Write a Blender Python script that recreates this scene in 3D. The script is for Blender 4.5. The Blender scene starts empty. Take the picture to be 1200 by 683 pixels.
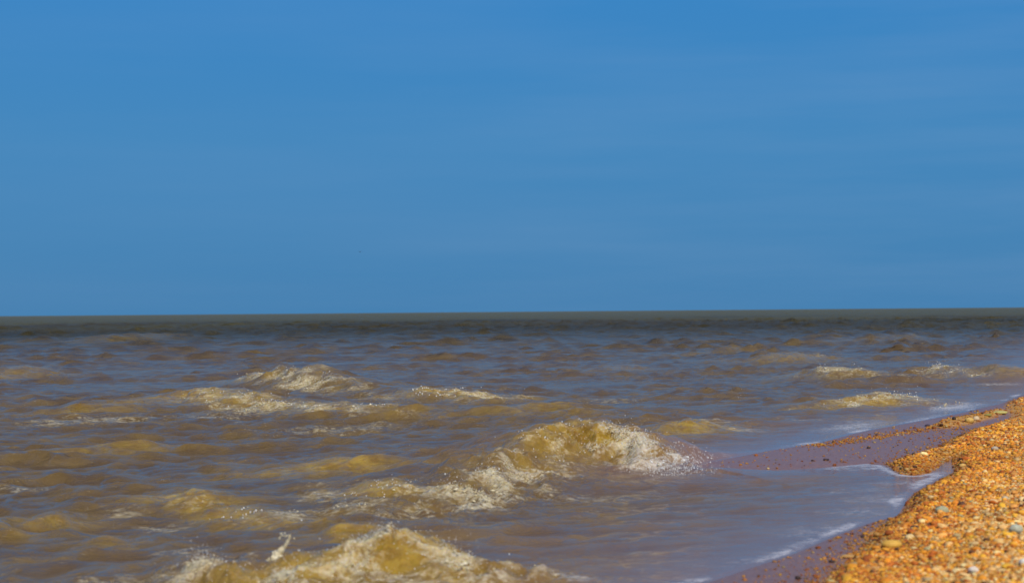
import bpy, math, random
import numpy as np
from mathutils import Matrix, Vector

random.seed(3)
RNG = np.random.default_rng(11)
scene = bpy.context.scene
COL = scene.collection
rad = math.radians

# ------------------------------------------------------------------ camera
CAM_H = 0.9
F_PX = 2000.0                      # focal length in pixels of a 1200 px wide picture
PITCH = math.atan(23.7 / F_PX)
ROLL = 0.0086
cam_data = bpy.data.cameras.new("camera")
cam_data.sensor_width = 36.0
cam_data.lens = 36.0 * F_PX / 1200.0
cam_data.clip_start = 0.05
cam_data.clip_end = 60000.0
cam_data.dof.use_dof = True
cam_data.dof.focus_distance = 16.0
cam_data.dof.aperture_fstop = 4.6
cam = bpy.data.objects.new("camera", cam_data)
COL.objects.link(cam)
Fv = Vector((0, math.cos(PITCH), math.sin(PITCH)))
Rv = Vector((math.cos(ROLL), 0, -math.sin(ROLL)))
Rv = (Rv - Fv * Rv.dot(Fv)).normalized()
Uv = Rv.cross(Fv)
m = Matrix((Rv, Uv, -Fv)).transposed().to_4x4()
m.translation = Vector((0, 0, CAM_H))
cam.matrix_world = m
scene.camera = cam

# ------------------------------------------------------------------ sky, sun, exposure
SUN_AZ, SUN_EL = rad(158), rad(47)       # azimuth from +Y towards +X
world = bpy.data.worlds.new("World")
scene.world = world
world.use_nodes = True
wn, wl = world.node_tree.nodes, world.node_tree.links
bg = wn["Background"]
bg.inputs["Strength"].default_value = 0.1
sky = wn.new("ShaderNodeTexSky")
sky.sky_type = 'NISHITA'
sky.sun_disc = False
sky.sun_elevation = SUN_EL
sky.sun_rotation = SUN_AZ
sky.air_density = 1.0
sky.dust_density = 0.3
sky.ozone_density = 3.0
tc = wn.new("ShaderNodeTexCoord")
sep = wn.new("ShaderNodeSeparateXYZ")
wl.new(tc.outputs["Generated"], sep.inputs[0])
ramp = wn.new("ShaderNodeValToRGB")
wl.new(sep.outputs["Z"], ramp.inputs[0])
e = ramp.color_ramp.elements
e[0].position, e[0].color = 0.0, (0.042, 0.202, 0.434, 1)
e[1].position, e[1].color = 0.55, (0.035, 0.17, 0.50, 1)
for p, c in ((0.10, (0.050, 0.233, 0.500, 1)), (0.19, (0.036, 0.228, 0.550, 1))):
    k = e.new(p); k.color = c
mp = wn.new("ShaderNodeMapping"); mp.inputs["Scale"].default_value = (2.0, 2.0, 22.0)
mp.inputs["Rotation"].default_value = (0, rad(2), 0)
wl.new(tc.outputs["Generated"], mp.inputs[0])
cn = wn.new("ShaderNodeTexNoise"); cn.inputs["Scale"].default_value = 1.6
cn.inputs["Detail"].default_value = 6; cn.inputs["Roughness"].default_value = 0.55
wl.new(mp.outputs[0], cn.inputs["Vector"])
cr = wn.new("ShaderNodeMapRange")
cr.inputs["From Min"].default_value = 0.38; cr.inputs["From Max"].default_value = 0.85
cr.inputs["To Max"].default_value = 0.20
wl.new(cn.outputs["Fac"], cr.inputs["Value"])
cmix = wn.new("ShaderNodeMix"); cmix.data_type = 'RGBA'
hz = wn.new("ShaderNodeMapRange"); hz.interpolation_type = 'SMOOTHSTEP'      # thin high haze, denser towards the right
hz.inputs["From Min"].default_value = -0.35; hz.inputs["From Max"].default_value = 0.5; hz.inputs["To Min"].default_value = 0.25
wl.new(sep.outputs["X"], hz.inputs["Value"])
hm = wn.new("ShaderNodeMath"); hm.operation = 'MULTIPLY'
wl.new(cr.outputs[0], hm.inputs[0]); wl.new(hz.outputs[0], hm.inputs[1])
wl.new(hm.outputs[0], cmix.inputs["Factor"])
wl.new(ramp.outputs[0], cmix.inputs["A"])
cmix.inputs["B"].default_value = (0.30, 0.42, 0.62, 1)
sc10 = wn.new("ShaderNodeVectorMath"); sc10.operation = 'SCALE'; sc10.inputs["Scale"].default_value = 10.0
wl.new(cmix.outputs["Result"], sc10.inputs[0])
wmix = wn.new("ShaderNodeMix"); wmix.data_type = 'RGBA'
wmix.inputs["Factor"].default_value = 0.97
wl.new(sky.outputs[0], wmix.inputs["A"])
wl.new(sc10.outputs[0], wmix.inputs["B"])
wl.new(wmix.outputs["Result"], bg.inputs["Color"])

sl = bpy.data.lights.new("sun", 'SUN')
sl.energy = 4.2
sl.angle = rad(0.55)
sl.color = (1.0, 0.94, 0.84)
so = bpy.data.objects.new("sun", sl)
sd_ = Vector((math.sin(SUN_AZ) * math.cos(SUN_EL), math.cos(SUN_AZ) * math.cos(SUN_EL), math.sin(SUN_EL)))
so.rotation_euler = sd_.to_track_quat('Z', 'Y').to_euler()
so.location = (0, -5, 20)
COL.objects.link(so)
vs = scene.view_settings
vs.view_transform = 'Standard'; vs.look = 'None'; vs.exposure = 0.0; vs.gamma = 1.0
scene.render.engine = 'CYCLES'
scene.cycles.max_bounces = 5
scene.cycles.use_denoising = True
scene.cycles.sample_clamp_direct = 6.0
scene.cycles.sample_clamp_indirect = 3.0

# ------------------------------------------------------------------ helpers
Rn, Un, Fn = (np.array(v) for v in (Rv, Uv, Fv))


def ground(px, py, z=0.0):
    """point of the plane at height z that the photograph shows at (px, py)"""
    d = Fn + Rn * (px - 600.0) / F_PX + Un * (341.5 - py) / F_PX
    t = (z - CAM_H) / d[2]
    return d[0] * t, d[1] * t


def project(P):
    q = P - np.array((0, 0, CAM_H))
    w = q @ Fn
    return 600 + F_PX * (q @ Rn) / w, 341.5 - F_PX * (q @ Un) / w, w


def sstep(a, b, x):
    t = np.clip((x - a) / (b - a), 0, 1)
    return t * t * (3 - 2 * t)


PERM = RNG.permutation(256)
PERM = np.concatenate([PERM, PERM, PERM]).astype(np.int32)
GR = RNG.normal(size=(256, 3)); GR /= np.linalg.norm(GR, axis=1)[:, None]
GR = GR.astype(np.float32)


def noise3(x, y, z):
    x, y, z = (np.asarray(a, np.float32) for a in np.broadcast_arrays(x, y, z))
    xi, yi, zi = np.floor(x).astype(np.int64), np.floor(y).astype(np.int64), np.floor(z).astype(np.int64)
    fx, fy, fz = x - xi, y - yi, z - zi
    u, v, w = (f * f * f * (f * (f * 6 - 15) + 10) for f in (fx, fy, fz))
    xi &= 255; yi &= 255; zi &= 255
    out = 0
    for dx in (0, 1):
        wx = u if dx else 1 - u
        a = PERM[xi + dx]
        for dy in (0, 1):
            wy = v if dy else 1 - v
            b = PERM[a + yi + dy]
            for dz in (0, 1):
                wz = w if dz else 1 - w
                g = GR[PERM[b + zi + dz] & 255]
                out = out + wx * wy * wz * (g[:, 0] * (fx - dx) + g[:, 1] * (fy - dy) + g[:, 2] * (fz - dz))
    return out * 1.6


def fbm(x, y, z, octs=4, gain=0.5, billow=False):
    s, a, f = 0, 1.0, 1.0
    for k in range(octs):
        n = noise3(x * f + 17.3 * k, y * f - 9.1 * k, z * f + 5.7 * k)
        s = s + a * (np.abs(n) if billow else n)
        a *= gain; f *= 2.03
    return s


def mesh_np(name, V, Fc, smooth=True, attrs=None, mat=None, normals=None, cols=None):
    me = bpy.data.meshes.new(name)
    V = np.asarray(V, np.float32); Fc = np.asarray(Fc, np.int32)
    n, k = Fc.shape
    me.vertices.add(len(V)); me.vertices.foreach_set("co", V.ravel())
    me.loops.add(n * k); me.loops.foreach_set("vertex_index", Fc.ravel())
    me.polygons.add(n)
    me.polygons.foreach_set("loop_start", np.arange(0, n * k, k, dtype=np.int32))
    me.polygons.foreach_set("loop_total", np.full(n, k, np.int32))
    me.polygons.foreach_set("use_smooth", np.full(n, smooth))
    me.update(calc_edges=True)
    for nm, a in (attrs or {}).items():
        at = me.attributes.new(nm, 'FLOAT', 'POINT'); at.data.foreach_set("value", np.asarray(a, np.float32))
    if cols is not None:
        at = me.attributes.new("tint", 'FLOAT_COLOR', 'POINT')
        at.data.foreach_set("color", np.concatenate([cols, np.ones((len(cols), 1))], 1).astype(np.float32).ravel())
    if normals is not None:
        me.normals_split_custom_set_from_vertices(normals)
    if mat: me.materials.append(mat)
    return me


def link(name, me, parent=None, **props):
    o = bpy.data.objects.new(name, me); COL.objects.link(o)
    if parent: o.parent = parent
    for k, v in props.items(): o[k] = v
    return o


# ------------------------------------------------------------------ materials
def new_mat(name):
    mt = bpy.data.materials.new(name); mt.use_nodes = True
    return mt, mt.node_tree.nodes, mt.node_tree.links, mt.node_tree.nodes["Principled BSDF"]


class NT:
    def __init__(s, n, l): s.n, s.l = n, l
    def attr(s, name, out="Fac"):
        a = s.n.new("ShaderNodeAttribute"); a.attribute_name = name; return a.outputs[out]
    def noise(s, vec, scale, detail=4, rough=0.55, dist=0.0):
        a = s.n.new("ShaderNodeTexNoise"); a.inputs["Scale"].default_value = scale
        a.inputs["Detail"].default_value = detail; a.inputs["Roughness"].default_value = rough
        a.inputs["Distortion"].default_value = dist
        s.l.new(vec, a.inputs["Vector"]); return a.outputs["Fac"]
    def mapping(s, vec, scale=(1, 1, 1), rot=(0, 0, 0)):
        a = s.n.new("ShaderNodeMapping"); a.inputs["Scale"].default_value = scale; a.inputs["Rotation"].default_value = rot
        s.l.new(vec, a.inputs[0]); return a.outputs[0]
    def mr(s, v, a, b, c=0.0, d=1.0, smooth=True):
        k = s.n.new("ShaderNodeMapRange"); k.interpolation_type = 'SMOOTHSTEP' if smooth else 'LINEAR'
        for nm, x in (("From Min", a), ("From Max", b), ("To Min", c), ("To Max", d)): k.inputs[nm].default_value = x
        s.l.new(v, k.inputs["Value"]); return k.outputs[0]
    def math(s, op, a, b=None, clamp=False):
        k = s.n.new("ShaderNodeMath"); k.operation = op; k.use_clamp = clamp
        for i, x in enumerate((a, b)):
            if x is None: continue
            if isinstance(x, (int, float)): k.inputs[i].default_value = x
            else: s.l.new(x, k.inputs[i])
        return k.outputs[0]
    def mix(s, f, a, b):
        k = s.n.new("ShaderNodeMix"); k.data_type = 'RGBA'
        for nm, x in (("Factor", f), ("A", a), ("B", b)):
            if isinstance(x, (int, float)): k.inputs[nm].default_value = x
            elif isinstance(x, tuple): k.inputs[nm].default_value = (*x, 1)
            else: s.l.new(x, k.inputs[nm])
        return k.outputs["Result"]
    def bump(s, h, strength, dist, nrm=None):
        k = s.n.new("ShaderNodeBump"); k.inputs["Distance"].default_value = dist
        if isinstance(strength, (int, float)): k.inputs["Strength"].default_value = strength
        else: s.l.new(strength, k.inputs["Strength"])
        s.l.new(h, k.inputs["Height"])
        if nrm: s.l.new(nrm, k.inputs["Normal"])
        return k.outputs[0]


# --- water: silty sea water; attributes churn (stirred water, plus sunlight through thin crests painted ochre), foam, shallow, far
CREST_ANGLE = math.atan2(0.45, 1.0)       # direction the crests run in the ground plane
WATER, n, l, P = new_mat("silty_water")
T = NT(n, l)
geo = n.new("ShaderNodeNewGeometry").outputs["Position"]
a_churn_glow, a_foam, a_shal, a_far, a_dark_far = (T.attr(k) for k in ("churn_glow", "foam", "shallow", "far", "dark_far"))
crest = T.mapping(geo, rot=(0, 0, -CREST_ANGLE))
streak = T.mapping(crest, scale=(1.0, 2.6, 1.0))
silt = T.noise(streak, 1.7, 5, 0.6, 0.4)
body = T.mix(T.mr(silt, 0.35, 0.68), (0.104, 0.063, 0.024), (0.152, 0.096, 0.030))
body = T.mix(a_dark_far, body, (0.058, 0.048, 0.018))
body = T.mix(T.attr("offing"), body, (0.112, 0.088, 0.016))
body = T.mix(T.math('MULTIPLY', a_shal, 0.85), body, (0.215, 0.112, 0.070))
ochre_n = T.noise(geo, 9.0, 5, 0.6, 0.6)
ochre = T.mix(T.mr(ochre_n, 0.35, 0.65), (0.25, 0.135, 0.008), (0.42, 0.26, 0.028))
body = T.mix(a_churn_glow, body, ochre)  # glow of sunlit crests is painted into the base colour
lace1 = T.noise(T.mapping(crest, scale=(1.0, 1.9, 1.0)), 11.0, 5, 0.6, 1.5)
lace2 = T.noise(geo, 48.0, 4, 0.7, 0.5)
ridge = T.math('SUBTRACT', 1.0, T.math('MULTIPLY', T.math('ABSOLUTE', T.math('SUBTRACT', T.noise(T.mapping(crest, scale=(1.0, 1.5, 1.0)), 8.0, 5, 0.6, 1.8), 0.5)), 5.0))
lace = T.math('ADD', T.math('MULTIPLY', lace1, 0.62), T.math('ADD', T.math('MULTIPLY', lace2, 0.12), T.math('MULTIPLY', ridge, 0.26)))
thr = T.math('SUBTRACT', 0.74, T.math('MULTIPLY', a_foam, 0.40))
fm = T.math('MULTIPLY', T.math('SUBTRACT', lace, thr), 3.6, True)
fm = T.math('MULTIPLY', fm, T.mr(a_foam, 0.02, 0.2))
foam_col = T.mix(T.mr(lace2, 0.3, 0.7), (0.62, 0.48, 0.21), (0.80, 0.72, 0.52))
foam_col = T.mix(a_shal, foam_col, (0.72, 0.70, 0.70))
l.new(T.mix(T.math('MULTIPLY', fm, 0.62), body, foam_col), P.inputs["Base Color"])
P.inputs["IOR"].default_value = 1.333
l.new(T.math('SUBTRACT', 0.5, T.math('MULTIPLY', a_far, 0.34)), P.inputs["Specular IOR Level"])
l.new(T.math('MULTIPLY', a_churn_glow, 0.7), P.inputs["Subsurface Weight"])
P.inputs["Subsurface Radius"].default_value = (1.0, 0.55, 0.10)
P.inputs["Subsurface Scale"].default_value = 0.045
r0 = T.math('ADD', 0.06, T.math('MULTIPLY', a_far, 0.30))
l.new(T.math('ADD', r0, T.math('MULTIPLY', fm, 0.3), True), P.inputs["Roughness"])
rn = T.noise(T.mapping(crest, scale=(1.0, 1.9, 1.0)), 5.5, 6, 0.62, 0.8)
rip = T.math('SUBTRACT', 1.0, T.math('ABSOLUTE', T.math('MULTIPLY', T.math('SUBTRACT', rn, 0.5), 3.0)))
rip_b = T.noise(T.mapping(crest, scale=(1.0, 1.4, 1.0)), 1.6, 5, 0.65, 0.4)
b1 = T.bump(rip_b, T.math('MULTIPLY', a_far, 0.9), 0.9)
b2 = T.bump(rip, T.math('SUBTRACT', 0.55, T.math('MULTIPLY', a_shal, 0.50)), 0.07, b1)
b3 = T.bump(lace, T.math('MULTIPLY', fm, 0.35), 0.03, b2)
l.new(b3, P.inputs["Normal"])

# --- froth (clumps of bubbles on the breakers)
FROTH, n, l, P = new_mat("froth")
T = NT(n, l)
geo = n.new("ShaderNodeNewGeometry").outputs["Position"]
fn = T.noise(geo, 22.0, 5, 0.65)
l.new(T.mix(T.mr(fn, 0.3, 0.7), (0.62, 0.48, 0.22), (0.80, 0.72, 0.52)), P.inputs["Base Color"])
P.inputs["Roughness"].default_value = 0.35
P.inputs["IOR"].default_value = 1.33
l.new(T.bump(T.noise(geo, 140.0, 3), 0.5, 0.006), P.inputs["Normal"])

SPRAY_GLINT, n, l, P = new_mat("spray_glint_drops")
P.inputs["Base Color"].default_value = (0.82, 0.80, 0.74, 1)  # near-white so that drops also pass for sun glints
P.inputs["Roughness"].default_value = 0.12
P.inputs["IOR"].default_value = 1.33

# --- beach ground
SAND, n, l, P = new_mat("beach_ground")
T = NT(n, l)
geo = n.new("ShaderNodeNewGeometry").outputs["Position"]
a_peb = T.attr("pebbly")
g1 = T.noise(geo, 55.0, 5, 0.7)
vor = n.new("ShaderNodeTexVoronoi"); vor.inputs["Scale"].default_value = 60.0
l.new(geo, vor.inputs["Vector"])
stone = n.new("ShaderNodeValToRGB"); l.new(vor.outputs["Color"], stone.inputs[0])
ee = stone.color_ramp.elements
ee[0].position, ee[0].color = 0.0, (0.32, 0.11, 0.014, 1)
ee[1].position, ee[1].color = 1.0, (0.52, 0.36, 0.20, 1)
for p, c in ((0.3, (0.54, 0.21, 0.02, 1)), (0.55, (0.66, 0.30, 0.026, 1)), (0.8, (0.42, 0.26, 0.10, 1))):
    k = ee.new(p); k.color = c
wet = T.mix(T.mr(g1, 0.35, 0.7), (0.170, 0.078, 0.050), (0.270, 0.135, 0.085))
l.new(T.mix(a_peb, wet, stone.outputs[0]), P.inputs["Base Color"])
l.new(T.math('ADD', 0.34, T.math('MULTIPLY', a_peb, 0.4)), P.inputs["Roughness"])
P.inputs["IOR"].default_value = 1.38
b = T.bump(vor.outputs["Distance"], T.math('MULTIPLY', a_peb, 0.9), 0.012)
l.new(T.bump(g1, 0.6, 0.008, b), P.inputs["Normal"])

# --- stones: colour from the tint attribute (mass) or the object colour (single stones)
def stone_mat(name, src):
    mt, n, l, P = new_mat(name)
    T = NT(n, l)
    if src == 'attr':
        base = T.attr("tint", "Color")
    else:
        oi = n.new("ShaderNodeObjectInfo"); base = oi.outputs["Color"]
    tcn = n.new("ShaderNodeNewGeometry").outputs["Position"]
    mott = T.noise(tcn, 120.0, 4, 0.65)
    dark = n.new("ShaderNodeVectorMath"); dark.operation = 'MULTIPLY'
    l.new(base, dark.inputs[0]); dark.inputs[1].default_value = (0.72, 0.64, 0.58)
    l.new(T.mix(T.mr(mott, 0.3, 0.7), dark.outputs[0], base), P.inputs["Base Color"])
    P.inputs["Roughness"].default_value = 0.6
    P.inputs["Specular IOR Level"].default_value = 0.28
    l.new(T.bump(mott, 0.35, 0.004), P.inputs["Normal"])
    return mt


STONE_MASS, STONE_ONE = stone_mat("stone_mass", 'attr'), stone_mat("stone_single", 'obj')

# ------------------------------------------------------------------ shore outlines (ground plane)
shore_px = [(1230, 455), (1200, 462), (1172, 473), (1130, 483), (1085, 492), (1040, 500), (1000, 508), (960, 519), (900, 528), (840, 540), (812, 546),
            (835, 551), (900, 552), (974, 547), (1014, 543), (1038, 545), (1056, 555), (1070, 557), (1088, 554), (1099, 548), (1106, 541),
            (1114, 538), (1117, 553), (1096, 564), (1072, 576), (1064, 584), (1052, 604), (1020, 612), (980, 627), (930, 649),
            (880, 665), (840, 679), (800, 692)]
WP = [(6000, 17000), (70, 200), (14.5, 44)] + [(8.6, 27)] + [ground(*p) for p in shore_px] + [(0.2, 4.6), (-0.5, 2.0), (-0.9, 0.0), (-4.2, -10), (-2000, -6000)]
peb_px = [(1235, 457), (1205, 465), (1182, 472), (1178, 481), (1186, 492), (1150, 505), (1122, 515), (1108, 524), (1085, 533), (1055, 540), (1041, 546),
          (1056, 555.6), (1070, 557.6), (1088, 554.6), (1099, 548.6), (1107, 541.6), (1115, 537.5), (1118.5, 554), (1098, 565.5), (1074, 578),
          (1066, 585), (1058, 600), (1040, 614), (1017, 632), (1008, 650), (972, 681), (950, 697)]
PP = [(6001, 17000), (71, 200), (14.7, 44), (8.8, 27)] + [ground(*p) for p in peb_px] + [(0.75, 4.6), (0.1, 2.0), (-0.5, 0.0), (-3.8, -10), (-1999, -6000)]
RIDGE = [ground(*p) for p in ((1086, 505), (1104, 495), (1140, 488), (1172, 481), (1180, 484), (1166, 492), (1140, 499), (1112, 505))]


def sdist(x, y, chain, closed=False):
    """signed distance to a chain; positive on its right-hand (land) side"""
    pts = np.array(chain, float)
    if closed: pts = np.vstack([pts, pts[:1]])
    best = np.full(x.shape, 1e12)
    for (ax, ay), (bx, by) in zip(pts[:-1], pts[1:]):
        dx, dy = bx - ax, by - ay
        t = np.clip(((x - ax) * dx + (y - ay) * dy) / (dx * dx + dy * dy + 1e-12), 0, 1)
        best = np.minimum(best, (x - ax - t * dx) ** 2 + (y - ay - t * dy) ** 2)
    poly = pts if closed else np.vstack([pts, [(30000, -6000), (30000, 17000)]])
    inside = np.zeros(x.shape, bool)
    q = np.roll(poly, -1, 0)
    for (ax, ay), (bx, by) in zip(poly, q):
        if ay == by: continue
        c = ((ay > y) != (by > y)) & (x < (bx - ax) * (y - ay) / (by - ay) + ax)
        inside ^= c
    d = np.sqrt(best)
    return np.where(inside, d, -d)


def terrain(x, y):
    sw = sdist(x, y, WP)
    sp = sdist(x, y, PP)
    sr = sdist(x, y, RIDGE, True)
    wob = 0.0016 * noise3(x * 9, y * 9, 0 * x) + 0.003 * noise3(x * 2.2, y * 2.2, 0 * x + 3)
    z_water = -0.004 * (1 - np.exp(np.minimum(sw, 0) / 0.05)) - 0.045 * np.maximum(-sw, 0) ** 0.9
    z_wet = 0.0105 * (1 - np.exp(-np.maximum(sw, 0) / 0.07)) + 0.012 * np.minimum(np.maximum(sw, 0), 1.0)
    z = np.where(sw < 0, np.maximum(z_water, -6), z_wet + wob * sstep(0, 0.15, sw))
    pz = np.maximum(sp, 0)
    edge = noise3(x * 6, y * 6, 0 * x + 9)
    z = z + (0.022 + 0.008 * edge) * sstep(0.0, 0.10, pz) + np.where(pz < 14, 0.085 * pz, 14 * .085 + 0.004 * np.minimum(pz - 14, 300))
    z = z + sstep(0.02, 0.6, pz) * (0.020 * noise3(x * 3.1, y * 1.9, 0 * x + 5) + 0.011 * noise3(x * 9, y * 7, 0 * x + 7))
    z = z + 0.022 * sstep(-0.03, 0.07, sr)
    return z, sw, sp, sr


# ------------------------------------------------------------------ beach (one sheet to the horizon)
def spaced(segs):
    out = []
    for a, b, n_ in segs: out += list(np.linspace(a, b, n_, endpoint=False))
    return np.array(out + [segs[-1][1]])


def far_axis(near_lo, near_hi, far):
    g = np.geomspace(1.0, far, 22)[1:]
    return g


xs = np.concatenate([-(np.geomspace(1, 25000, 24)[::-1]) - 2.0, spaced([(-2.0, 0.3, 40), (0.3, 3.4, 100), (3.4, 7.5, 70)]), 7.5 + np.geomspace(0.1, 25000, 40)])
ys = np.concatenate([-(np.geomspace(0.5, 25000, 24)[::-1]) - 1.0, spaced([(-1.0, 4.6, 60), (4.6, 11, 210), (11, 24, 130)]), 24 + np.geomspace(0.2, 28000, 50)])
X, Y = np.meshgrid(xs, ys)
x, y = X.ravel(), Y.ravel()
tz, sw, sp, sr = terrain(x, y)
nx, ny = len(xs), len(ys)
idx = np.arange(nx * ny).reshape(ny, nx)
Fq = np.stack([idx[:-1, :-1], idx[:-1, 1:], idx[1:, 1:], idx[1:, :-1]], -1).reshape(-1, 4)
pebbly = np.maximum(sstep(-0.03, 0.05, sp), sstep(-0.02, 0.03, sr))
link("beach", mesh_np("beach", np.stack([x, y, tz], 1), Fq, attrs={"pebbly": pebbly}, mat=SAND), kind="structure",
     label="ochre shingle beach with a wet reddish brown strip at the water's edge")

# ------------------------------------------------------------------ sea surface
aa = np.radians(np.concatenate([np.linspace(-100, -45, 12), np.linspace(-44, -22, 30), np.arange(-19.6, 19.6, 0.064), np.linspace(21, 42, 24), np.linspace(45, 75, 6)]))
rr = [1.2]
while rr[-1] < 24000:
    r = rr[-1]
    if r < 4.6: d = 0.10
    elif r < 5.3: d = 0.020
    elif r < 12: d = 0.0175
    elif r < 20: d = 0.0175 + 0.0075 * (r - 12)
    elif r < 60: d = 0.0775 + 0.0100 * (r - 20)
    elif r < 150: d = 0.48
    elif r < 420: d = 0.48 + 0.010 * (r - 150)
    else: d = 3.2 + 0.07 * (r - 420)
    rr.append(r + d)
rr = np.array(rr)
dr = np.gradient(rr)
A, R = np.meshgrid(aa, rr)
gx, gy = (R * np.sin(A)).ravel(), (R * np.cos(A)).ravel()
RD = R.ravel()
DR = np.repeat(dr, len(aa))
ncol, nrow = len(aa), len(rr)
print("sea grid", ncol, nrow, ncol * nrow)

swv = sdist(gx, gy, WP)
depth = np.maximum(-swv, 0)
calm = sstep(0.05, 1.9, depth)                # waves die out over the last two metres

# wind waves
z = np.zeros(gx.shape, np.float32)
warp = 0.35 * noise3(gx * 0.5, gy * 0.5, 0 * gx) + 0.12 * noise3(gx * 1.9, gy * 1.9, 0 * gx + 4)
main_dir = math.atan2(-1.0, 0.45)             # travels to the shore, down and right
near = RD < 600
xw, yw, wv, drn = gx[near], gy[near], warp[near], DR[near]
zz = np.zeros(xw.shape, np.float32); cxx = zz.copy(); cyy = zz.copy()
for i in range(84):
    lam = 0.10 * (50.0 ** (i / 83.0))
    th = main_dir + RNG.normal(0, 0.52)
    k = 2 * math.pi / lam
    amp = 0.0042 * lam ** 0.80 * RNG.uniform(0.4, 1.3) * (1.75 if lam < 0.7 else 0.95) * (1.3 if 0.18 < lam < 0.55 else 1.0) * (0.6 if lam > 1.0 else 1.0)
    ph = k * ((xw + wv * 0.5 * min(1, lam)) * math.cos(th) + (yw + wv * 0.5 * min(1, lam)) * math.sin(th)) + RNG.uniform(0, 6.28)
    s = np.sin(ph)
    fl = amp * sstep(np.where(xw * xw + yw * yw > 400, 0.9, 1.5), np.where(xw * xw + yw * yw > 400, 1.9, 3.0), lam / drn)
    if 0.35 < lam < 1.7: fl = fl * (1 + 0.4 * sstep(16, 45, RD[near]))
    zz += fl * s
    cxx += 0.95 * fl * math.cos(th) * np.cos(ph); cyy += 0.95 * fl * math.sin(th) * np.cos(ph)
patch = 0.75 + 0.75 * noise3(xw * 0.55, yw * 0.35, 0 * xw + 8)
gain = np.clip(patch, 0.3, 1.6) * (1 + 2.3 * sstep(16, 70, RD[near])) * (1 - 0.8 * sstep(70, 400, RD[near]))
z[near] = zz * gain
gx0, gy0 = np.zeros(gx.shape, np.float32), np.zeros(gx.shape, np.float32)
gx0[near] = cxx * gain; gy0[near] = cyy * gain
chop = z.copy()
fade = (0.12 + 0.88 * calm) * sstep(0.02, 0.5, depth)
z *= fade; gx0 *= fade; gy0 *= fade

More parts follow.
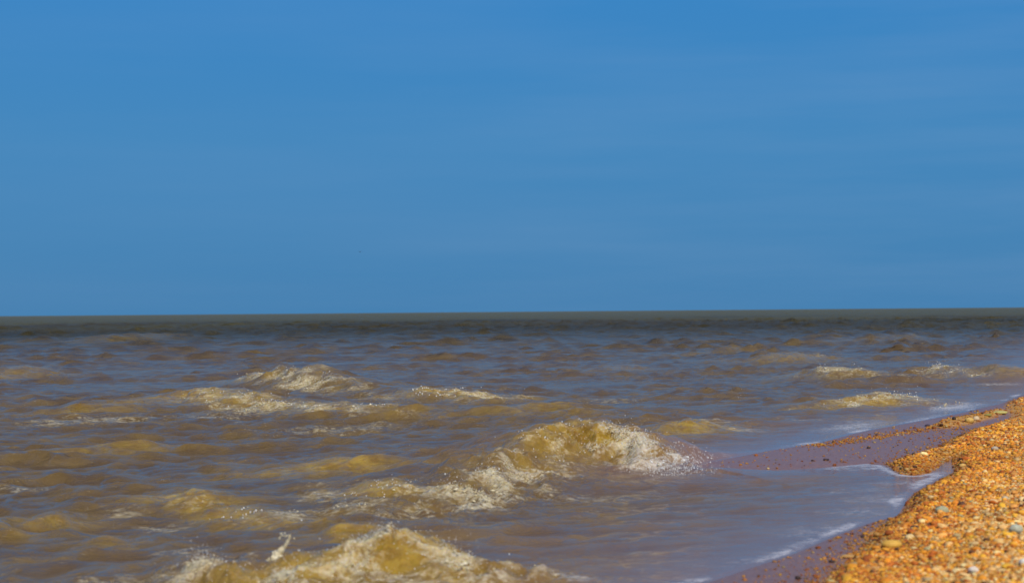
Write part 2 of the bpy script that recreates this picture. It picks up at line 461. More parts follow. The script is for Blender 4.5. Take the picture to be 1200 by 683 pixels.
# humps and breakers: (px, py of the crest, height in px, foam) along each crest
HUMPS = {
    'main': dict(pts=[(330, 600, 5, .2), (390, 594, 9, .5), (440, 586, 14, .75), (495, 577, 14, .85), (550, 560, 17, .8), (600, 528, 28, .65), (640, 494, 48, .5),
                      (690, 487, 53, .5), (730, 497, 45, .8), (770, 519, 27, 1), (800, 534, 14, .7), (820, 546, 5, .3)], wf=.34, wb=.5, lean=.18, turb=0.9, own=True),
    'front': dict(pts=[(165, 684, 8, .5), (225, 668, 22, .95), (290, 655, 34, .95), (350, 645, 40, .85), (405, 632, 49, .8), (455, 622, 55, .8), (505, 631, 46, .85), (550, 645, 31, .9), (585, 656, 15, .6), (602, 662, 4, .1)], wf=.36, wb=.36, lean=.25, turb=0.85, own=True),
    'left_far': dict(pts=[(285, 444, 5, .3), (320, 435, 18, .7), (342, 430, 25, .6), (385, 438, 23, .9), (412, 448, 17, .75), (450, 458, 10, .5), (500, 466, 6, .3), (540, 472, 2, .1)], wf=.5, wb=.8, lean=.2, turb=.5, own=True),
    'left_near': dict(pts=[(120, 478, 4, .2), (190, 463, 11, .4), (232, 452, 19, .6), (258, 456, 18, .65), (300, 465, 14, .75), (345, 471, 12, .75), (400, 475, 12, .75), (460, 478, 10, .6), (520, 484, 6, .4), (570, 490, 2, .1)], wf=.5, wb=.8, lean=.2, turb=.5, own=True),
    'pale_right': dict(pts=[(940, 476, 3, .4), (975, 470, 7, .7), (1005, 466, 9, .75), (1035, 463, 10, .8), (1058, 464, 5, .7), (1075, 467, 2, .4)], wf=.4, wb=.5, lean=.3, turb=.45, own=True),
    'edge_right': dict(pts=[(1070, 436, 5, .2), (1092, 429, 11, .5), (1115, 430, 11, .7), (1140, 433, 11, .6), (1168, 426, 18, .3), (1195, 430, 15, .25), (1225, 436, 8, .3), (1260, 440, 4, .2)], wf=.55, wb=.8, lean=.4, turb=.4, own=True),
    'right_far': dict(pts=[(915, 440, 4, .1), (945, 434, 11, .3), (978, 429, 17, .75), (1000, 433, 12, .45), (1020, 438, 5, .5), (1040, 441, 2, .4)], wf=.6, wb=.8, lean=.4, turb=.35, own=True),
    'mid_crest': dict(pts=[(470, 468, 3, .5), (500, 462, 8, .7), (528, 461, 8, .7), (560, 463, 7, .9), (582, 466, 3, .5)], wf=.5, wb=.7, lean=.4, turb=.6, own=True),
    'left_patch': dict(pts=[(165, 590, 4, .1), (200, 581, 8, .35), (225, 579, 10, .5), (262, 589, 7, .4), (330, 603, 8, .5), (372, 612, 4, .3)], wf=.22, wb=.3, lean=.3, turb=.8),
    'swell': dict(pts=[(545, 484, 3, 0), (600, 477, 11, 0), (650, 473, 14, 0), (690, 479, 10, 0), (730, 489, 3, 0)], wf=.45, wb=.6, lean=.3, turb=0),
    'r1': dict(pts=[(780, 414, 2, 0), (850, 409, 7, 0), (880, 404, 10, .1), (906, 411, 3, 0)], wf=.9, wb=1.2, lean=.3, turb=0),
    'r2': dict(pts=[(870, 424, 2, 0), (915, 416, 10, .15), (935, 416, 7, .4), (950, 414, 6, .75), (962, 418, 2, .4)], wf=.8, wb=1, lean=.3, turb=.3),
    'r6': dict(pts=[(745, 512, 3, 0), (785, 500, 10, .1), (810, 491, 13, .35), (822, 493, 10, .5), (838, 499, 3, .2)], wf=.32, wb=.4, lean=.3, turb=.4),
    'r7': dict(pts=[(950, 402, 3, 0), (1000, 396, 7, 0), (1065, 392, 8, 0), (1085, 398, 2, 0)], wf=1.2, wb=1.6, lean=.3, turb=0),
    'm1': dict(pts=[(625, 438, 2, 0), (690, 432, 7, 0), (740, 426, 9, .15), (768, 432, 3, 0)], wf=.7, wb=1, lean=.3, turb=0),
    'l1': dict(pts=[(-40, 440, 5, .1), (0, 436, 7, .1), (32, 431, 9, .5), (62, 437, 3, .1)], wf=.7, wb=1, lean=.3, turb=.2),
    'l3': dict(pts=[(290, 557, 3, 0), (350, 548, 10, .1), (410, 542, 13, .1), (452, 549, 7, 0), (480, 556, 2, 0)], wf=.3, wb=.4, lean=.3, turb=.1),
    'l4': dict(pts=[(400, 584, 3, 0), (432, 573, 14, .2), (462, 573, 13, .1), (490, 582, 4, 0)], wf=.22, wb=.3, lean=.3, turb=.3),
    'l5': dict(pts=[(40, 401, 2, 0), (110, 397, 6, 0), (172, 391, 7, 0), (190, 394, 2, 0)], wf=1.3, wb=1.8, lean=.3, turb=0),
    'l6': dict(pts=[(30, 609, 2, 0), (64, 604, 7, 0), (95, 606, 2, 0)], wf=.2, wb=.3, lean=.3, turb=0),
    'l7': dict(pts=[(-30, 620, 6, 0), (5, 614, 9, 0), (40, 618, 2, 0)], wf=.2, wb=.3, lean=.3, turb=0),
    'l8': dict(pts=[(100, 636, 2, 0), (125, 631, 8, 0), (148, 635, 2, 0)], wf=.18, wb=.3, lean=.3, turb=0),
    'l9': dict(pts=[(370, 628, 3, 0), (400, 615, 15, 0), (428, 614, 14, .1), (450, 625, 4, 0)], wf=.25, wb=.3, lean=.3, turb=.1),
    'l10': dict(pts=[(30, 485, 2, 0), (100, 478, 6, 0), (150, 474, 6, 0), (180, 478, 2, 0)], wf=.5, wb=.7, lean=.3, turb=0),
    'l11': dict(pts=[(60, 530, 2, 0), (130, 525, 6, 0), (190, 521, 6, 0), (215, 525, 2, 0)], wf=.35, wb=.5, lean=.3, turb=0),
}
dxv, dyv = np.zeros(gx.shape, np.float32), np.zeros(gx.shape, np.float32)
churn_glow, foam = np.zeros(gx.shape, np.float32), np.zeros(gx.shape, np.float32)
owner = np.full(gx.shape, -1, np.int32)
own_w = np.zeros(gx.shape, np.float32)
turb = np.zeros(gx.shape, np.float32)
names = list(HUMPS)
for hi, hn in enumerate(names):
    H = HUMPS[hn]
    C = []
    for (px, py, hp, fo) in H['pts']:
        w_ = ground(px, py + hp)
        C.append((w_[0], w_[1], hp * w_[1] / F_PX, fo))
    C = np.array(C)
    # smooth the control points into a finer crest
    tt = np.linspace(0, len(C) - 1, len(C) * 6)
    Cs = np.stack([np.interp(tt, np.arange(len(C)), C[:, j]) for j in range(4)], 1)
    ker = np.array([1, 2, 3, 2, 1]) / 9.0
    for j in range(4):
        pad = np.pad(Cs[:, j], 2, mode='edge'); Cs[:, j] = np.convolve(pad, ker, 'valid')
    mg = 3.2 * max(H['wf'], H['wb'])
    sel = np.where((gx > Cs[:, 0].min() - mg) & (gx < Cs[:, 0].max() + mg) & (gy > Cs[:, 1].min() - mg) & (gy < Cs[:, 1].max() + mg))[0]
    if len(sel) == 0: continue
    sx, sy = gx[sel], gy[sel]
    wobx = 0.18 * H['wf'] * noise3(sx * 3.5, sy * 3.5, 0 * sx + 31 + hi)
    best = np.full(sx.shape, 1e9); hh = np.zeros(sx.shape); ff = np.zeros(sx.shape); sg = np.zeros(sx.shape); nxv = np.zeros(sx.shape); nyv = np.zeros(sx.shape)
    endd = np.zeros(sx.shape)
    for k in range(len(Cs) - 1):
        ax, ay = Cs[k, :2]; bx, by = Cs[k + 1, :2]
        ex, ey = bx - ax, by - ay
        L2 = ex * ex + ey * ey + 1e-12
        traw = ((sx - ax) * ex + (sy - ay) * ey) / L2
        t = np.clip(traw, 0, 1)
        qx, qy = sx - ax - t * ex, sy - ay - t * ey
        d2 = qx * qx + qy * qy
        up = d2 < best
        best[up] = d2[up]
        hh[up] = (Cs[k, 2] + (Cs[k + 1, 2] - Cs[k, 2]) * t)[up]
        ff[up] = (Cs[k, 3] + (Cs[k + 1, 3] - Cs[k, 3]) * t)[up]
        L = math.sqrt(L2)
        fxn, fyn = ey / L, -ex / L               # right of left-to-right travel = towards the camera
        sg[up] = (qx * fxn + qy * fyn)[up]
        nxv[up], nyv[up] = fxn, fyn
    s = np.sign(sg) * np.sqrt(best) + wobx
    wf, wb = H['wf'], H['wb']
    w_ = np.where(s > 0, wf, wb)
    prof = np.exp(-(np.abs(s / w_) ** 2 + 1e-3) ** np.where(s > 0, 0.68, 0.85))
    hvar = 1 + 0.22 * noise3(sx * 4.0 / max(.4, wf * 2), sy * 2.0, 0 * sx + hi * 3.3)
    dz = hh * prof * hvar
    dz -= 0.10 * hh * np.exp(-((s - 1.9 * wf) / (0.8 * wf)) ** 2)
    z[sel] += dz
    lean = H['lean'] * prof ** 2 * np.minimum(hh * 1.6, wf)
    dxv[sel] += lean * nxv; dyv[sel] += lean * nyv
    tall = np.clip(hh / max(C[:, 2].max(), 1e-6), 0, 1)
    ch = np.exp(-((s - 0.35 * wf) / (0.8 * wf)) ** 2) * np.clip(tall * 1.25, 0, 1) * (0.85 if H['turb'] > 0.05 else 0.4)  # ochre painted where crests stand high, thin and sunlit
    churn_glow[sel] = np.maximum(churn_glow[sel], ch * (0.5 if C[0, 1] > 22 else 1.0))
    # foam: rides the crest, spills down the front, trails behind in streaks
    spill = np.exp(-((s - 0.45 * wf) / (0.95 * wf)) ** 2)
    trail = 0.38 * np.exp(-((s + 1.2 * wb) / (1.3 * wb)) ** 2) + 0.30 * np.exp(-((s - 2.3 * wf) / (1.2 * wf)) ** 2)
    clump = 0.85 + 1.1 * noise3(sx * 5, sy * 4, 0 * sx + 50 + hi)
    fo = ff * np.maximum(spill, trail) * np.clip(clump, 0.28, 1.2)
    foam[sel] = np.maximum(foam[sel], fo)
    turb[sel] = np.maximum(turb[sel], H['turb'] * (0.35 + 0.65 * ff) * np.exp(-((s - 0.4 * wf) / (1.0 * wf)) ** 2) * np.clip(hh / 0.06, 0, 1))
    if H.get('own'):
        ow = np.where((s > -1.3 * wb) & (s < 1.7 * wf), 1 - np.abs(s) / 3, 0) * sstep(0.008, 0.03, hh * prof ** 0.5)
        up = ow > np.maximum(own_w[sel], 0.25)
        owner[sel[up]] = hi; own_w[sel[up]] = ow[up]

cs = chop[near].std()
churn_glow = np.maximum(churn_glow, 0.28 * sstep(0.9, 2.2, chop / cs) * sstep(24, 12, RD) * calm * np.clip(0.5 + 1.2 * noise3(gx * 1.1, gy * 0.9, 0 * gx + 60), 0, 1))  # same painted ochre on high chop, as on faces turned to the camera

# tumbling water on the breakers: lumps at several sizes, pushed out in all directions
ts = np.where(turb > 0.02)[0]
tx, ty, tzz, tw = gx[ts], gy[ts], z[ts], turb[ts]
fs = np.where(RD[ts] > 14, 0.6, 1.0)
lump = fbm(tx * 5.2 * fs, ty * 5.2 * fs, tzz * 6, 4, 0.48, billow=True)
lump2 = fbm(tx * 6.5 * fs + 40, ty * 6.5 * fs, tzz * 8, 3, 0.5)
z[ts] += tw * (0.085 * (0.5 - lump) + 0.012 * lump2)
dxv[ts] += tw * 0.022 * lump2
dyv[ts] += tw * 0.022 * fbm(tx * 6 * fs, ty * 6 * fs + 70, tzz * 8, 3, 0.5)
foam[ts] = np.clip(foam[ts] + tw * 0.7 * (0.42 - lump) * (foam[ts] > 0.1), 0, 1)

# loose foam streaks: on the shallows and left of the breakers
def foam_patch(px, py, lx, ly, amt, rot=None):
    cx, cy = ground(px, py)
    sc = cy / F_PX
    ax = CREST_ANGLE if rot is None else rot
    ux, uy = gx - cx, gy - cy
    a_ = (ux * math.cos(ax) + uy * math.sin(ax)) / (lx * sc)
    b_ = (-ux * math.sin(ax) + uy * math.cos(ax)) / ly
    g_ = amt * np.exp(-(a_ ** 2 + b_ ** 2))
    np.maximum(foam, g_, out=foam)


SH = math.atan2(1, 0.40)                          # along the shoreline
for p in ((760, 552, 45, .16, .95, .1), (800, 548, 30, .12, .9, .2), (1015, 546, 38, .10, .75, .9), (980, 550, 30, .12, .7, .8), (1085, 492, 140, .16, .8, 1.1),
          (940, 492, 32, .3, .8, .4), (870, 505, 35, .25, .7, .6), (1040, 484, 40, .2, .6, .9), (1170, 450, 40, .35, .8, .5), (1150, 446, 25, .3, .7, .4),
          (900, 549, 40, .1, .6, .3), (560, 590, 60, .2, .65, None), (640, 565, 70, .2, .7, None), (300, 486, 90, .5, .75, None), (120, 497, 90, .5, .7, None), (250, 492, 60, .4, .75, None),
          (60, 500, 50, .4, .65, None), (200, 612, 45, .16, .65, None), (215, 648, 40, .12, .65, None), (20, 572, 40, .2, .65, None), (150, 604, 30, .14, .65, None),
          (410, 600, 60, .16, .7, None), (1100, 575, 40, .06, .4, 1.1), (560, 460, 40, .3, .6, None), (400, 500, 120, .4, .6, None), (700, 580, 110, .25, .55, None),
          (340, 606, 40, .16, .75, None), (480, 588, 60, .18, .7, None), (380, 590, 60, .14, .7, None), (1060, 447, 120, .5, .5, None), (820, 500, 60, .3, .6, None), (720, 470, 60, .4, .5, None)):
    foam_patch(p[0], p[1], p[2], p[3], p[4], p[5])
for p in ((1090, 556, 34, .10, .62, .5), (1070, 565, 40, .12, .6, .5), (1040, 585, 40, .16, .55, .8), (1010, 600, 40, .15, .5, .9), (1030, 549, 40, .07, .8, .2), (1112, 545, 12, .12, .6, .5),
          (960, 622, 50, .12, .5, 1.0), (900, 655, 60, .10, .45, 1.0), (1000, 575, 50, .1, .45, .6), (1000, 500, 60, .16, .8, 1.1), (1120, 477, 60, .16, .9, 1.1)):
    foam_patch(p[0], p[1], p[2] * 2.2, p[3] * 1.6, p[4], p[5])
edge = (0.30 + 0.9 * noise3(gx * 1.7, gy * 1.7, 0 * gx + 91)) * np.exp(-((depth - 0.04) / 0.06) ** 2) * (RD < 40)
foam = np.maximum(foam, np.clip(edge * 1.5, 0, 0.9))
foam *= sstep(-0.01, 0.03, depth)

z *= sstep(0.0, 0.10, depth) * 0.999
z += 0.0022 * noise3(gx * 7, gy * 3.2, 0 * gx + 2) * sstep(0.0, 0.3, depth) * (RD < 30)
film = 0.0025 * sstep(0.0, 0.05, depth)
z += film
shallow = np.exp(-depth / 0.75) * (RD < 60)
shallow = np.clip(shallow * (1.0 - churn_glow), 0, 1)
far = sstep(14, 90, RD)
dark_far = sstep(26, 75, RD) * (0.85 + 0.25 * noise3(gx * 0.03, gy * 0.03, 0 * gx))  # darker body colour further out, uneven by noise
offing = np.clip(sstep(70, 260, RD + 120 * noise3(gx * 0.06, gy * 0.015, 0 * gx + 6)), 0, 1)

def blur(a, n_=2):
    a = a.reshape(nrow, ncol)
    for _ in range(n_):
        p_ = np.pad(a, 1, mode='edge')
        a = (p_[:-2, 1:-1] + p_[2:, 1:-1] + p_[1:-1, :-2] + p_[1:-1, 2:] + 2 * a) / 6
    return a.ravel()


dxv, dyv = blur(dxv, 6), blur(dyv, 6)
PX, PY, PZ = gx + dxv + gx0, gy + dyv + gy0, z
V = np.stack([PX, PY, PZ], 1)
G3 = V.reshape(nrow, ncol, 3)
du = np.gradient(G3, axis=1); dv = np.gradient(G3, axis=0)
N = np.cross(du, dv)
N /= np.linalg.norm(N, axis=2)[:, :, None] + 1e-20
N[N[:, :, 2] < 0] *= -1 if False else 1
N = N.reshape(-1, 3)
idx = np.arange(nrow * ncol).reshape(nrow, ncol)
Fq = np.stack([idx[:-1, :-1], idx[:-1, 1:], idx[1:, 1:], idx[1:, :-1]], -1).reshape(-1, 4)
# leave out water that lies well under the beach
under = swv > 0.35
keep = ~under[Fq].all(1)
Fq = Fq[keep]
own_face = np.where((owner[Fq] >= 0).sum(1) >= 3, owner[Fq].max(1), -1)
ATT = dict(churn_glow=churn_glow, foam=np.clip(foam, 0, 1), shallow=shallow, far=far, dark_far=np.clip(dark_far, 0, 1), offing=offing)


def sub_mesh(name, faces, origin=(0, 0, 0)):
    ids, inv = np.unique(faces, return_inverse=True)
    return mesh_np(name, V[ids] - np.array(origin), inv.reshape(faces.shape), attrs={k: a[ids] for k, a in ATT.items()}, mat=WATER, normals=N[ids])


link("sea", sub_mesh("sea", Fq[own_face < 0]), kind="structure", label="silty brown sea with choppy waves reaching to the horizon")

# ------------------------------------------------------------------ breakers as things, with froth and spray
ICO = None
def ico():
    t = (1 + 5 ** .5) / 2
    v = np.array([(-1, t, 0), (1, t, 0), (-1, -t, 0), (1, -t, 0), (0, -1, t), (0, 1, t), (0, -1, -t), (0, 1, -t), (t, 0, -1), (t, 0, 1), (-t, 0, -1), (-t, 0, 1)], float)
    v /= np.linalg.norm(v, axis=1)[:, None]
    f = np.array([(0, 11, 5), (0, 5, 1), (0, 1, 7), (0, 7, 10), (0, 10, 11), (1, 5, 9), (5, 11, 4), (11, 10, 2), (10, 7, 6), (7, 1, 8),
                  (3, 9, 4), (3, 4, 2), (3, 2, 6), (3, 6, 8), (3, 8, 9), (4, 9, 5), (2, 4, 11), (6, 2, 10), (8, 6, 7), (9, 8, 1)])
    return v, f


ICO_V, ICO_F = ico()


def ico2():
    v = [tuple(a) for a in ICO_V]; cache = {}; f2 = []
    def midp(a, b):
        k = (min(a, b), max(a, b))
        if k not in cache:
            p = (np.array(v[a]) + np.array(v[b])); p /= np.linalg.norm(p); cache[k] = len(v); v.append(tuple(p))
        return cache[k]
    for a, b, c in ICO_F:
        ab, bc, ca = midp(a, b), midp(b, c), midp(c, a)
        f2 += [(a, ab, ca), (b, bc, ab), (c, ca, bc), (ab, bc, ca)]
    return np.array(v), np.array(f2)


ICO2_V, ICO2_F = ico2()


def blobs(P_, S_, flat=(1, 1, 1), jitter=0.25, cols=None, base=(ICO_V, ICO_F), rot=True):
    """many lumpy little bodies joined: centres P_, radii S_ (n or n,3)"""
    bv, bf = base
    n_ = len(P_); S_ = np.asarray(S_)
    if S_.ndim == 1: S_ = S_[:, None] * np.array(flat)
    rv = np.repeat(bv[None], n_, 0) * (1 + RNG.uniform(-jitter, jitter, (n_, len(bv), 1)))
    rv = rv * S_[:, None, :]
    if rot:
        a_ = RNG.uniform(0, 6.28, n_); c_, s_ = np.cos(a_)[:, None], np.sin(a_)[:, None]
        tl = RNG.normal(0, 0.28, n_)[:, None]
        y2 = rv[:, :, 1] * np.cos(tl) - rv[:, :, 2] * np.sin(tl); z2 = rv[:, :, 1] * np.sin(tl) + rv[:, :, 2] * np.cos(tl)
        x2 = rv[:, :, 0] * c_ - y2 * s_; y3 = rv[:, :, 0] * s_ + y2 * c_
        rv = np.stack([x2, y3, z2], 2)
    vv = (rv + np.asarray(P_)[:, None, :]).reshape(-1, 3)
    fc = (bf[None] + (np.arange(n_) * len(bv))[:, None, None]).reshape(-1, bf.shape[1])
    cc = None if cols is None else np.repeat(cols, len(bv), 0)
    return vv, fc, cc


WAVES = {
    'main': ("large ochre breaker toppling at the centre with white splashes on its right end", 2600, 900),
    'front': ("frothy breaker along the bottom edge with a thin splash spiking up on its left", 3000, 900),
    'left_far': ("breaking wave crest behind another one, with a pale ragged lip, left of the centre", 900, 120),
    'left_near': ("long low foam-streaked wave in front of a taller crest, left of the centre", 700, 120),
    'pale_right': ("short pale yellow foaming wavelet beside the wet strip of shore", 500, 60),
    'edge_right': ("ochre breaking wave with white crest running out at the right edge of the frame", 500, 60),
    'right_far': ("small ochre wave with one white cap in the far right water", 200, 30),
    'mid_crest': ("thin brown wavelet with a broken white lip behind the large toppling breaker", 220, 40),
}
for hn, (label, nf, nsp) in WAVES.items():
    hi = names.index(hn)
    fc = Fq[own_face == hi]
    ids = np.unique(fc)
    c0 = V[ids].mean(0); c0[2] = 0
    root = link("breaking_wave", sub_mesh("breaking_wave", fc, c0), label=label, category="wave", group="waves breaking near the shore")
    root.location = c0
    dist = c0[1]
    # froth clumps where foam is thick
    wgt = np.clip(ATT['foam'][ids] - 0.5, 0, 1) ** 2.0 * np.clip(fbm(V[ids, 0] * 8, V[ids, 1] * 8, V[ids, 2] * 8, 2) + 0.15, 0, 1) * DR[ids] * RD[ids]
    if wgt.sum() > 0:
        nf = int(nf * 0.9)
        pick = RNG.choice(ids, nf, p=wgt / wgt.sum())
        S = 0.0015 * np.exp(RNG.normal(0.0, 0.55, nf)) * (dist / 8.0) ** 0.7
        P_ = V[pick] + RNG.normal(0, 0.007, (nf, 3)) - N[pick] * (S * 0.1)[:, None] - c0
        vv, ff_, _ = blobs(P_, S, (1.5, 1.2, 0.6), 0.3)
        link("froth", mesh_np("froth", vv, ff_, mat=FROTH), parent=root, kind="stuff")
        # spray thrown up from the crest
        top = wgt * (V[ids, 2] > np.quantile(V[ids, 2], 0.55))
        if top.sum() > 0:
            pick = RNG.choice(ids, nsp, p=top / top.sum())
            up = np.abs(RNG.exponential(0.022, nsp)) * (dist / 8.0) ** 0.4
            P_ = V[pick] + np.stack([RNG.normal(0, 0.03, nsp), RNG.normal(0, 0.03, nsp), up + 0.004], 1) - c0
            S = 0.0010 * np.exp(RNG.normal(0, 0.45, nsp)) * (dist / 8.0) ** 0.8
            if hn == 'main':
                q = 1500
                ctr = np.array([ground(790, 556)[0], ground(790, 556)[1], 0.0])
                Q = ctr + np.stack([RNG.normal(0, .11, q), RNG.normal(0, .10, q), np.abs(RNG.normal(0.03, .055, q))], 1) - c0
                P_ = np.vstack([P_, Q]); S = np.concatenate([S, 0.0012 * np.exp(RNG.normal(0, .5, q))])
            glint_ids = ids[ATT['churn_glow'][ids] > 0.45]
            g_ = nsp // 5
            if len(glint_ids):
                gp = RNG.choice(glint_ids, g_)  # white drops on the wave faces, added as painted sun glints
                P_ = np.vstack([P_, V[gp] + N[gp] * 0.004 - c0]); S = np.concatenate([S, RNG.uniform(0.0012, 0.0030, g_) * (dist / 8.0) ** 0.9])
            vv, ff_, _ = blobs(P_, S, (1, 1, 1.2), 0.1)
            link("spray_glints", mesh_np("spray_glints", vv, ff_, mat=SPRAY_GLINT), parent=root, kind="stuff")
    if hn == 'front':
        bx, by = ground(318, 682); 
        h_ = 0.145; nseg = 260; t = np.linspace(0, 1, nseg) ** 1.25
        ux = 0.058 * t ** 1.3 + 0.006 * np.sin(t * 9)
        P_ = np.stack([bx + ux, by + 0.02 * t, 0.01 + h_ * t], 1)
        S = 0.034 * (1 - t) ** 2.0 + 0.0028
        P_ = np.repeat(P_, 6, 0) + RNG.normal(0, 1, (nseg * 6, 3)) * np.repeat(S, 6)[:, None] * 0.6
        S = np.minimum(np.repeat(S, 6) * RNG.uniform(.15, .4, nseg * 6), 0.0036)
        e_ = 16
        P_ = np.vstack([P_, np.stack([bx + 0.05 + RNG.normal(0, .014, e_), by + RNG.normal(0, .02, e_), 0.157 + RNG.normal(0, .006, e_)], 1)])
        S = np.concatenate([S, RNG.uniform(.0012, .003, e_)])
        vv, ff_, _ = blobs(P_ - c0, S, (1, 1, 1.3), 0.2)
        link("splash", mesh_np("splash", vv, ff_, mat=FROTH), parent=root, kind="stuff", label="thin white splash shooting up and leaning right")

# ------------------------------------------------------------------ shingle
PAL = {
    'ochre': [(0.72, 0.33, 0.026), (0.64, 0.26, 0.018), (0.76, 0.40, 0.04)],
    'rust': [(0.48, 0.15, 0.014), (0.56, 0.19, 0.016), (0.40, 0.115, 0.012)],
    'golden': [(0.80, 0.48, 0.05), (0.80, 0.43, 0.04)],
    'tan': [(0.68, 0.40, 0.13), (0.62, 0.33, 0.09)],
    'cream': [(0.80, 0.62, 0.34), (0.82, 0.66, 0.40), (0.76, 0.53, 0.25)],
    'grey': [(0.42, 0.35, 0.22), (0.36, 0.31, 0.19), (0.42, 0.40, 0.24)],
    'dark': [(0.10, 0.05, 0.025), (0.14, 0.065, 0.025)],
}
PAL = {k: [(min(r * 1.06, .88), g * 0.90, b * 0.62) for r, g, b in v] for k, v in PAL.items()}
KINDS = list(PAL)


def palette(n_, pale):
    """pale: per stone 0..1, how far up the dry beach it lies"""
    w0 = np.array([.43, .26, .11, .10, .04, .02, .04]); w1 = np.array([.17, .07, .11, .25, .35, .03, .02])
    W = w0[None] * (1 - pale[:, None]) + w1[None] * pale[:, None]
    W = np.cumsum(W / W.sum(1)[:, None], 1)
    ki = (RNG.uniform(0, 1, n_)[:, None] > W).sum(1)
    cols = np.array([PAL[KINDS[k]][RNG.integers(len(PAL[KINDS[k]]))] for k in ki])
    cols *= (1 + RNG.uniform(-.18, .18, (n_, 1)))
    return ki, np.clip(cols, 0.008, 0.85)


M = 240000
r_ = np.sqrt(RNG.uniform(4.4 ** 2, 27.0 ** 2, M))
r_ = np.where(RNG.uniform(size=M) < 0.72, RNG.uniform(4.4, 13.0, M), r_)
an = np.radians(RNG.uniform(6.0, 24.0, M))
px_, py_ = r_ * np.sin(an), r_ * np.cos(an)
tz_, sw_, sp_, sr_ = terrain(px_, py_)
uu = RNG.uniform(size=M)
dens = np.where(sp_ > 0.0, 1.0, 0.0)
dens = np.where((sp_ > 0) & (sp_ < 0.05), 0.8, dens)
dens = np.where(sr_ > -0.01, 1.0, dens)
dens = np.where((dens == 0) & (sw_ > 0.02), 0.035 + 0.45 * np.exp(np.minimum(sp_, 0) / 0.07) + 0.20 * np.exp(np.minimum(sr_, 0) / 0.12), dens)
GL = [ground(*p) for p in ((955, 524), (1000, 518), (1045, 511), (1092, 503))]
gl = np.full(M, 9.0)
for (ax, ay), (bx, by) in zip(GL[:-1], GL[1:]):
    t = np.clip(((px_ - ax) * (bx - ax) + (py_ - ay) * (by - ay)) / ((bx - ax) ** 2 + (by - ay) ** 2), 0, 1)
    gl = np.minimum(gl, np.hypot(px_ - ax - t * (bx - ax), (py_ - ay - t * (by - ay)) * .6))
dens = np.where((sp_ < 0) & (sw_ > 0.0), np.maximum(dens, 0.55 * np.exp(-(gl / 0.10) ** 2)), dens)
# fewer out of the frame to the right
ipx, ipy, _w = project(np.stack([px_, py_, tz_], 1))
dens *= np.where(ipx > 1230, np.clip(1 - (ipx - 1225) / 200.0, 0, 1), 1.0)
dens *= np.where(r_ > 9.5, 0.62, 1.0)
k_ = uu < dens
px_, py_, tz_, sp_, sw_, sr_, r_, ipx, ipy = (a[k_] for a in (px_, py_, tz_, sp_, sw_, sr_, r_, ipx, ipy))
n_ = len(px_)
print("stones", n_)
siz = 0.0046 * np.exp(RNG.normal(0.0, 0.45, n_)) * (0.9 + 0.030 * (r_ - 5))
siz *= np.where(r_ > 9.5, 1.3, 1.08)
siz = np.clip(siz, 0.003, 0.0175)
siz *= np.where((sp_ < 0) & (sr_ < -0.01), 0.7, 1.0)
S3 = siz[:, None] * np.stack([RNG.uniform(.9, 1.45, n_), RNG.uniform(.75, 1.1, n_), RNG.uniform(.42, .75, n_)], 1)
pale = np.clip(sstep(0.16, 0.52, sp_) * (0.35 + 0.65 * sstep(9.5, 6.3, r_)) + 0.4 * noise3(px_ * 3, py_ * 2, 0 * px_ + 77), 0, 1)
ki, cols = palette(n_, pale)
wetf = (0.55 + 0.45 * sstep(0.0, 0.16, sp_ + 0.05 * noise3(px_ * 6, py_ * 4, 0 * px_ + 15)))[:, None] * (1 + 0.42 * noise3(px_ * 6, py_ * 3.2, 0 * px_ + 25))[:, None]
cols = cols * wetf
P3 = np.stack([px_, py_, tz_ + siz * 0.22], 1)
inview = (ipx > 0) & (ipx < 1200) & (ipy < 683)
app = np.where(inview, S3[:, 0] * S3[:, 2] / r_ ** 2, 0)
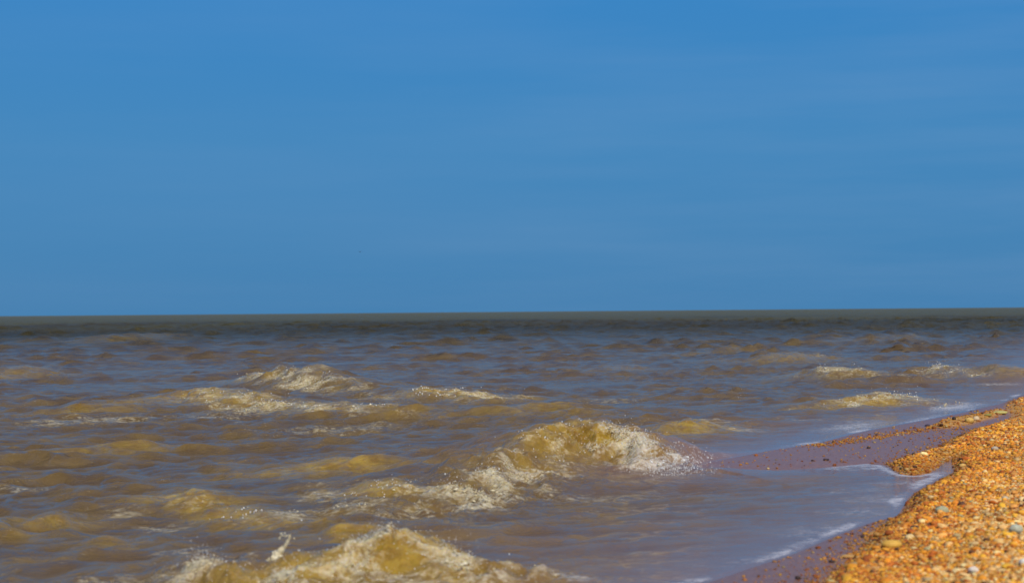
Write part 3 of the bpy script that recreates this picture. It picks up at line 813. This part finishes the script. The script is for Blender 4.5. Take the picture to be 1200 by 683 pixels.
SPECIAL = [  # px, py, width px, height px, colour, label, name
    (1045, 637, 26, 13, (0.66, 0.38, 0.06), "broad flat golden stone alone at the wet edge of the shingle", "stone"),
    (1104, 597, 16, 12, (0.40, 0.40, 0.24), "rounded grey green stone with a dark shadow on the shingle", "stone"),
    (1191, 619, 17, 13, (0.46, 0.47, 0.34), "pale green stone at the right edge among tan pebbles", "stone"),
    (1141, 667, 13, 10, (0.78, 0.70, 0.58), "bright white stone among cream pebbles near the bottom edge", "stone"),
    (1199, 658, 10, 10, (0.70, 0.66, 0.56), "greyish white stone cut by the right edge of the frame", "stone"),
    (1091, 582, 8, 6, (0.66, 0.46, 0.20), "pale yellow stone standing out above the brown scarp of shingle", "stone"),
    (1178, 583, 9, 6, (0.52, 0.42, 0.26), "sandy beige stone on the bank near the right edge", "stone"),
    (1128, 545, 9, 6, (0.62, 0.38, 0.10), "yellow ochre stone just right of the tongue of water", "stone"),
    (1166, 525, 9, 6, (0.50, 0.42, 0.30), "beige stone high on the bank behind the tongue of water", "stone"),
    (1136, 492, 11, 9, (0.62, 0.40, 0.10), "largest yellow stone of the pebble ridge on the wet strip", "stone"),
    (1144, 490, 8, 7, (0.66, 0.50, 0.28), "cream stone beside the largest yellow stone on the ridge", "stone"),
    (1172, 483, 18, 5, (0.50, 0.44, 0.13), "long yellowish green stone at the upper end of the pebble ridge", "stone"),
    (1158, 486, 9, 4, (0.30, 0.26, 0.06), "olive green stone between the cream and long stones on the ridge", "stone"),
    (1118, 490, 5, 5, (0.035, 0.025, 0.02), "small black stone standing on the seaward side of the ridge", "stone"),
    (1087, 498, 7, 3, (0.05, 0.035, 0.06), "flat blackish stone at the lower end of the ridge", "stone"),
    (1018, 524, 5, 3, (0.04, 0.03, 0.03), "tiny dark stone on the smooth wet strip, the nearer to the ridge", "stone"),
    (968, 538, 8, 3, (0.05, 0.03, 0.03), "flat dark stone on the smooth wet strip, furthest from the ridge", "stone"),
    (935, 676, 7, 6, (0.05, 0.03, 0.025), "dark stone on the wet strip at the bottom edge", "stone"),
    (1011, 628, 5, 4, (0.05, 0.03, 0.025), "dark stone at the film of water left of the broad golden stone", "stone"),
    (994, 651, 20, 5, (0.50, 0.28, 0.08), "long tan stone lying on the wet strip left of the shingle edge", "stone"),
    (975, 657, 9, 4, (0.05, 0.03, 0.025), "flat dark stone next to the long tan stone", "stone"),
]
SHORT = ["the broad golden stone", "the grey green stone", "the pale green stone", "the bright white stone", "the greyish white stone", "the pale yellow stone",
         "the sandy beige stone", "the yellow ochre stone", "the beige bank stone", "the largest yellow stone", "the cream ridge stone", "the long yellowish green stone",
         "the olive green stone", "the small black stone", "the flat blackish stone", "the tiny dark stone", "the flat dark stone", "the bottom dark stone",
         "the waterside dark stone", "the long tan stone", "the flattened dark stone"]
KIND_WORDS = {'ochre': "ochre", 'rust': "rust brown", 'golden': "golden", 'tan': "tan", 'cream': "cream", 'grey': "grey", 'dark': "dark brown"}

def pebble_label(i):
    kk = KINDS[ki[i]]
    dd = [math.hypot(ipx[i] - q[0], 1.6 * (ipy[i] - q[1])) for q in SPECIAL]
    near_i = int(np.argmin(dd)); q = SPECIAL[near_i]
    ang = math.degrees(math.atan2(-(ipy[i] - q[1]) * 1.3, ipx[i] - q[0])) % 360
    wd = ("right of", "above right of", "above", "above left of", "left of", "below left of", "below", "below right of")[int((ang + 22.5) // 45) % 8]
    far_w = "close" if dd[near_i] < 16 else ("a little" if dd[near_i] < 32 else ("some way" if dd[near_i] < 60 else "far"))
    form = "flat" if S3[i, 2] < 0.52 * S3[i, 1] else ("long" if S3[i, 0] > 1.5 * S3[i, 1] else "rounded")
    big = "larger" if siz[i] > 0.014 else ("middling" if siz[i] > 0.0115 else "small")
    return f"{big} {form} {KIND_WORDS[kk]} pebble {far_w} {wd} {SHORT[near_i]}"


# the stones that show largest, kept well apart, become single things
order = np.argsort(-app)
single, used = [], np.zeros(n_, bool)
cell, texts = {}, {}
for i in order[:6000]:
    c_ = (int(ipx[i] // 7), int(ipy[i] // 5))
    if c_ in cell: continue
    lb = pebble_label(i)
    if lb in texts: continue
    texts[lb] = i
    cell[c_] = 1; single.append(i); used[i] = True
    if len(single) >= 160: break
rest = ~used
near_ = rest
vv, ff_, cc = blobs(P3[rest], S3[rest], jitter=0.17, cols=cols[rest])
link("shingle", mesh_np("shingle", vv, ff_, cols=cc, mat=STONE_MASS), kind="stuff",
     label="loose ochre, rust and cream shingle heaped along the shore")

# shared stone shapes
SHAPES = []
for k in range(8):
    v = ICO2_V * (1 + 0.16 * noise3(ICO2_V[:, 0] * 1.3 + k * 7, ICO2_V[:, 1] * 1.3, ICO2_V[:, 2] * 1.3)[:, None])
    v = v * (1 + RNG.uniform(-.03, .03, (len(v), 1)))
    SHAPES.append(mesh_np("pebble", v, ICO2_F, mat=STONE_ONE))


def stone_obj(name, p, s, col, label, group, category, rz=0.0, tilt=(0, 0)):
    o = bpy.data.objects.new(name, SHAPES[RNG.integers(len(SHAPES))])
    COL.objects.link(o)
    o.location = p; o.scale = s; o.rotation_euler = (tilt[0], tilt[1], rz)
    o.color = (*col, 1)
    o['label'] = label; o['category'] = category
    if group: o['group'] = group
    return o


def at_beach(px, py):
    """point of the beach surface seen at (px, py)"""
    zt = 0.0
    for _ in range(12):
        gx_, gy_ = ground(px, py, zt)
        zt = 0.5 * zt + 0.5 * float(terrain(np.array([gx_]), np.array([gy_]))[0][0])
    return np.array((gx_, gy_, zt))


for (px, py, wpx, hpx, col, label, nm) in SPECIAL:
    p = at_beach(px, py + hpx * 0.35)
    s = p[1] / F_PX
    sx_, sz_ = 0.5 * wpx * s, 0.5 * hpx * s
    o = stone_obj(nm, p + np.array((0, 0, sz_ * 0.55)), (sx_, max(sx_ * 0.7, sz_), sz_ * 0.95), col, label, None, "stone", RNG.uniform(-.2, .2), (0, RNG.normal(0, .06)))
    o['group'] = "stones standing out on the shore"

for lb, i in texts.items():
    stone_obj("pebble", P3[i] + np.array((0, 0, siz[i] * 0.1)), S3[i] * 1.05, cols[i], lb, "pebbles showing in the shingle",
              "pebble", RNG.uniform(0, 6.28), (RNG.normal(0, .2), RNG.normal(0, .2)))

# ------------------------------------------------------------------ one far bird
BIRD, n, l, P = new_mat("dark_feathers")
P.inputs["Base Color"].default_value = (0.03, 0.03, 0.035, 1); P.inputs["Roughness"].default_value = 0.8
bd = 190.0
d = Fn + Rn * (421.7 - 600) / F_PX + Un * (341.5 - 295.2) / F_PX
pos = np.array((0, 0, CAM_H)) + d * bd
bird = bpy.data.objects.new("bird", None); COL.objects.link(bird)
bird.scale = (0.75, 0.75, 0.75); bird.location = pos; bird.rotation_euler = (0, 0, rad(70))
bird['label'] = "tiny dark bird flying alone in the blue sky"; bird['category'] = "bird"
prof = [(-.19, .003, .0), (-.13, .022, .0), (-.05, .042, .0), (.04, .045, .004), (.10, .03, .012), (.135, .024, .018), (.165, .014, .018), (.20, .002, .012)]
bv, bf = [], []
for (xx, rr_, zc) in prof:
    for k in range(8):
        a_ = k / 8 * 6.2832; bv.append((xx, rr_ * math.cos(a_), zc + rr_ * math.sin(a_) * .9))
for j in range(len(prof) - 1):
    for k in range(8): bf.append((j * 8 + k, j * 8 + (k + 1) % 8, (j + 1) * 8 + (k + 1) % 8, (j + 1) * 8 + k))
link("body", mesh_np("body", bv, bf, mat=BIRD), parent=bird)
for sgn in (1, -1):
    st = [(.03, .10, .0), (.18, .09, .10), (.34, .06, .11), (.48, .012, .04)]
    wv_, wf_ = [], []
    for (yy, ch_, zc) in st:
        sweep = -.02 - .12 * max(0, yy - .2)
        for (xx, zo) in ((ch_ * .5, 0), (0, .012), (-ch_ * .5, .002), (0, -.006)):
            wv_.append((xx + sweep, sgn * yy, zc + zo))
    for j in range(3):
        for k in range(4):
            q = (j * 4 + k, j * 4 + (k + 1) % 4, j * 4 + 4 + (k + 1) % 4, j * 4 + 4 + k)
            wf_.append(q if sgn > 0 else q[::-1])
    wf_.append((12, 13, 14, 15)); wf_.append((3, 2, 1, 0))
    link("wing", mesh_np("wing", wv_, wf_, mat=BIRD), parent=bird)
tris = sum(len(o.data.loops) - 2 * len(o.data.polygons) for o in scene.objects if o.type == 'MESH')
print("triangles", tris)
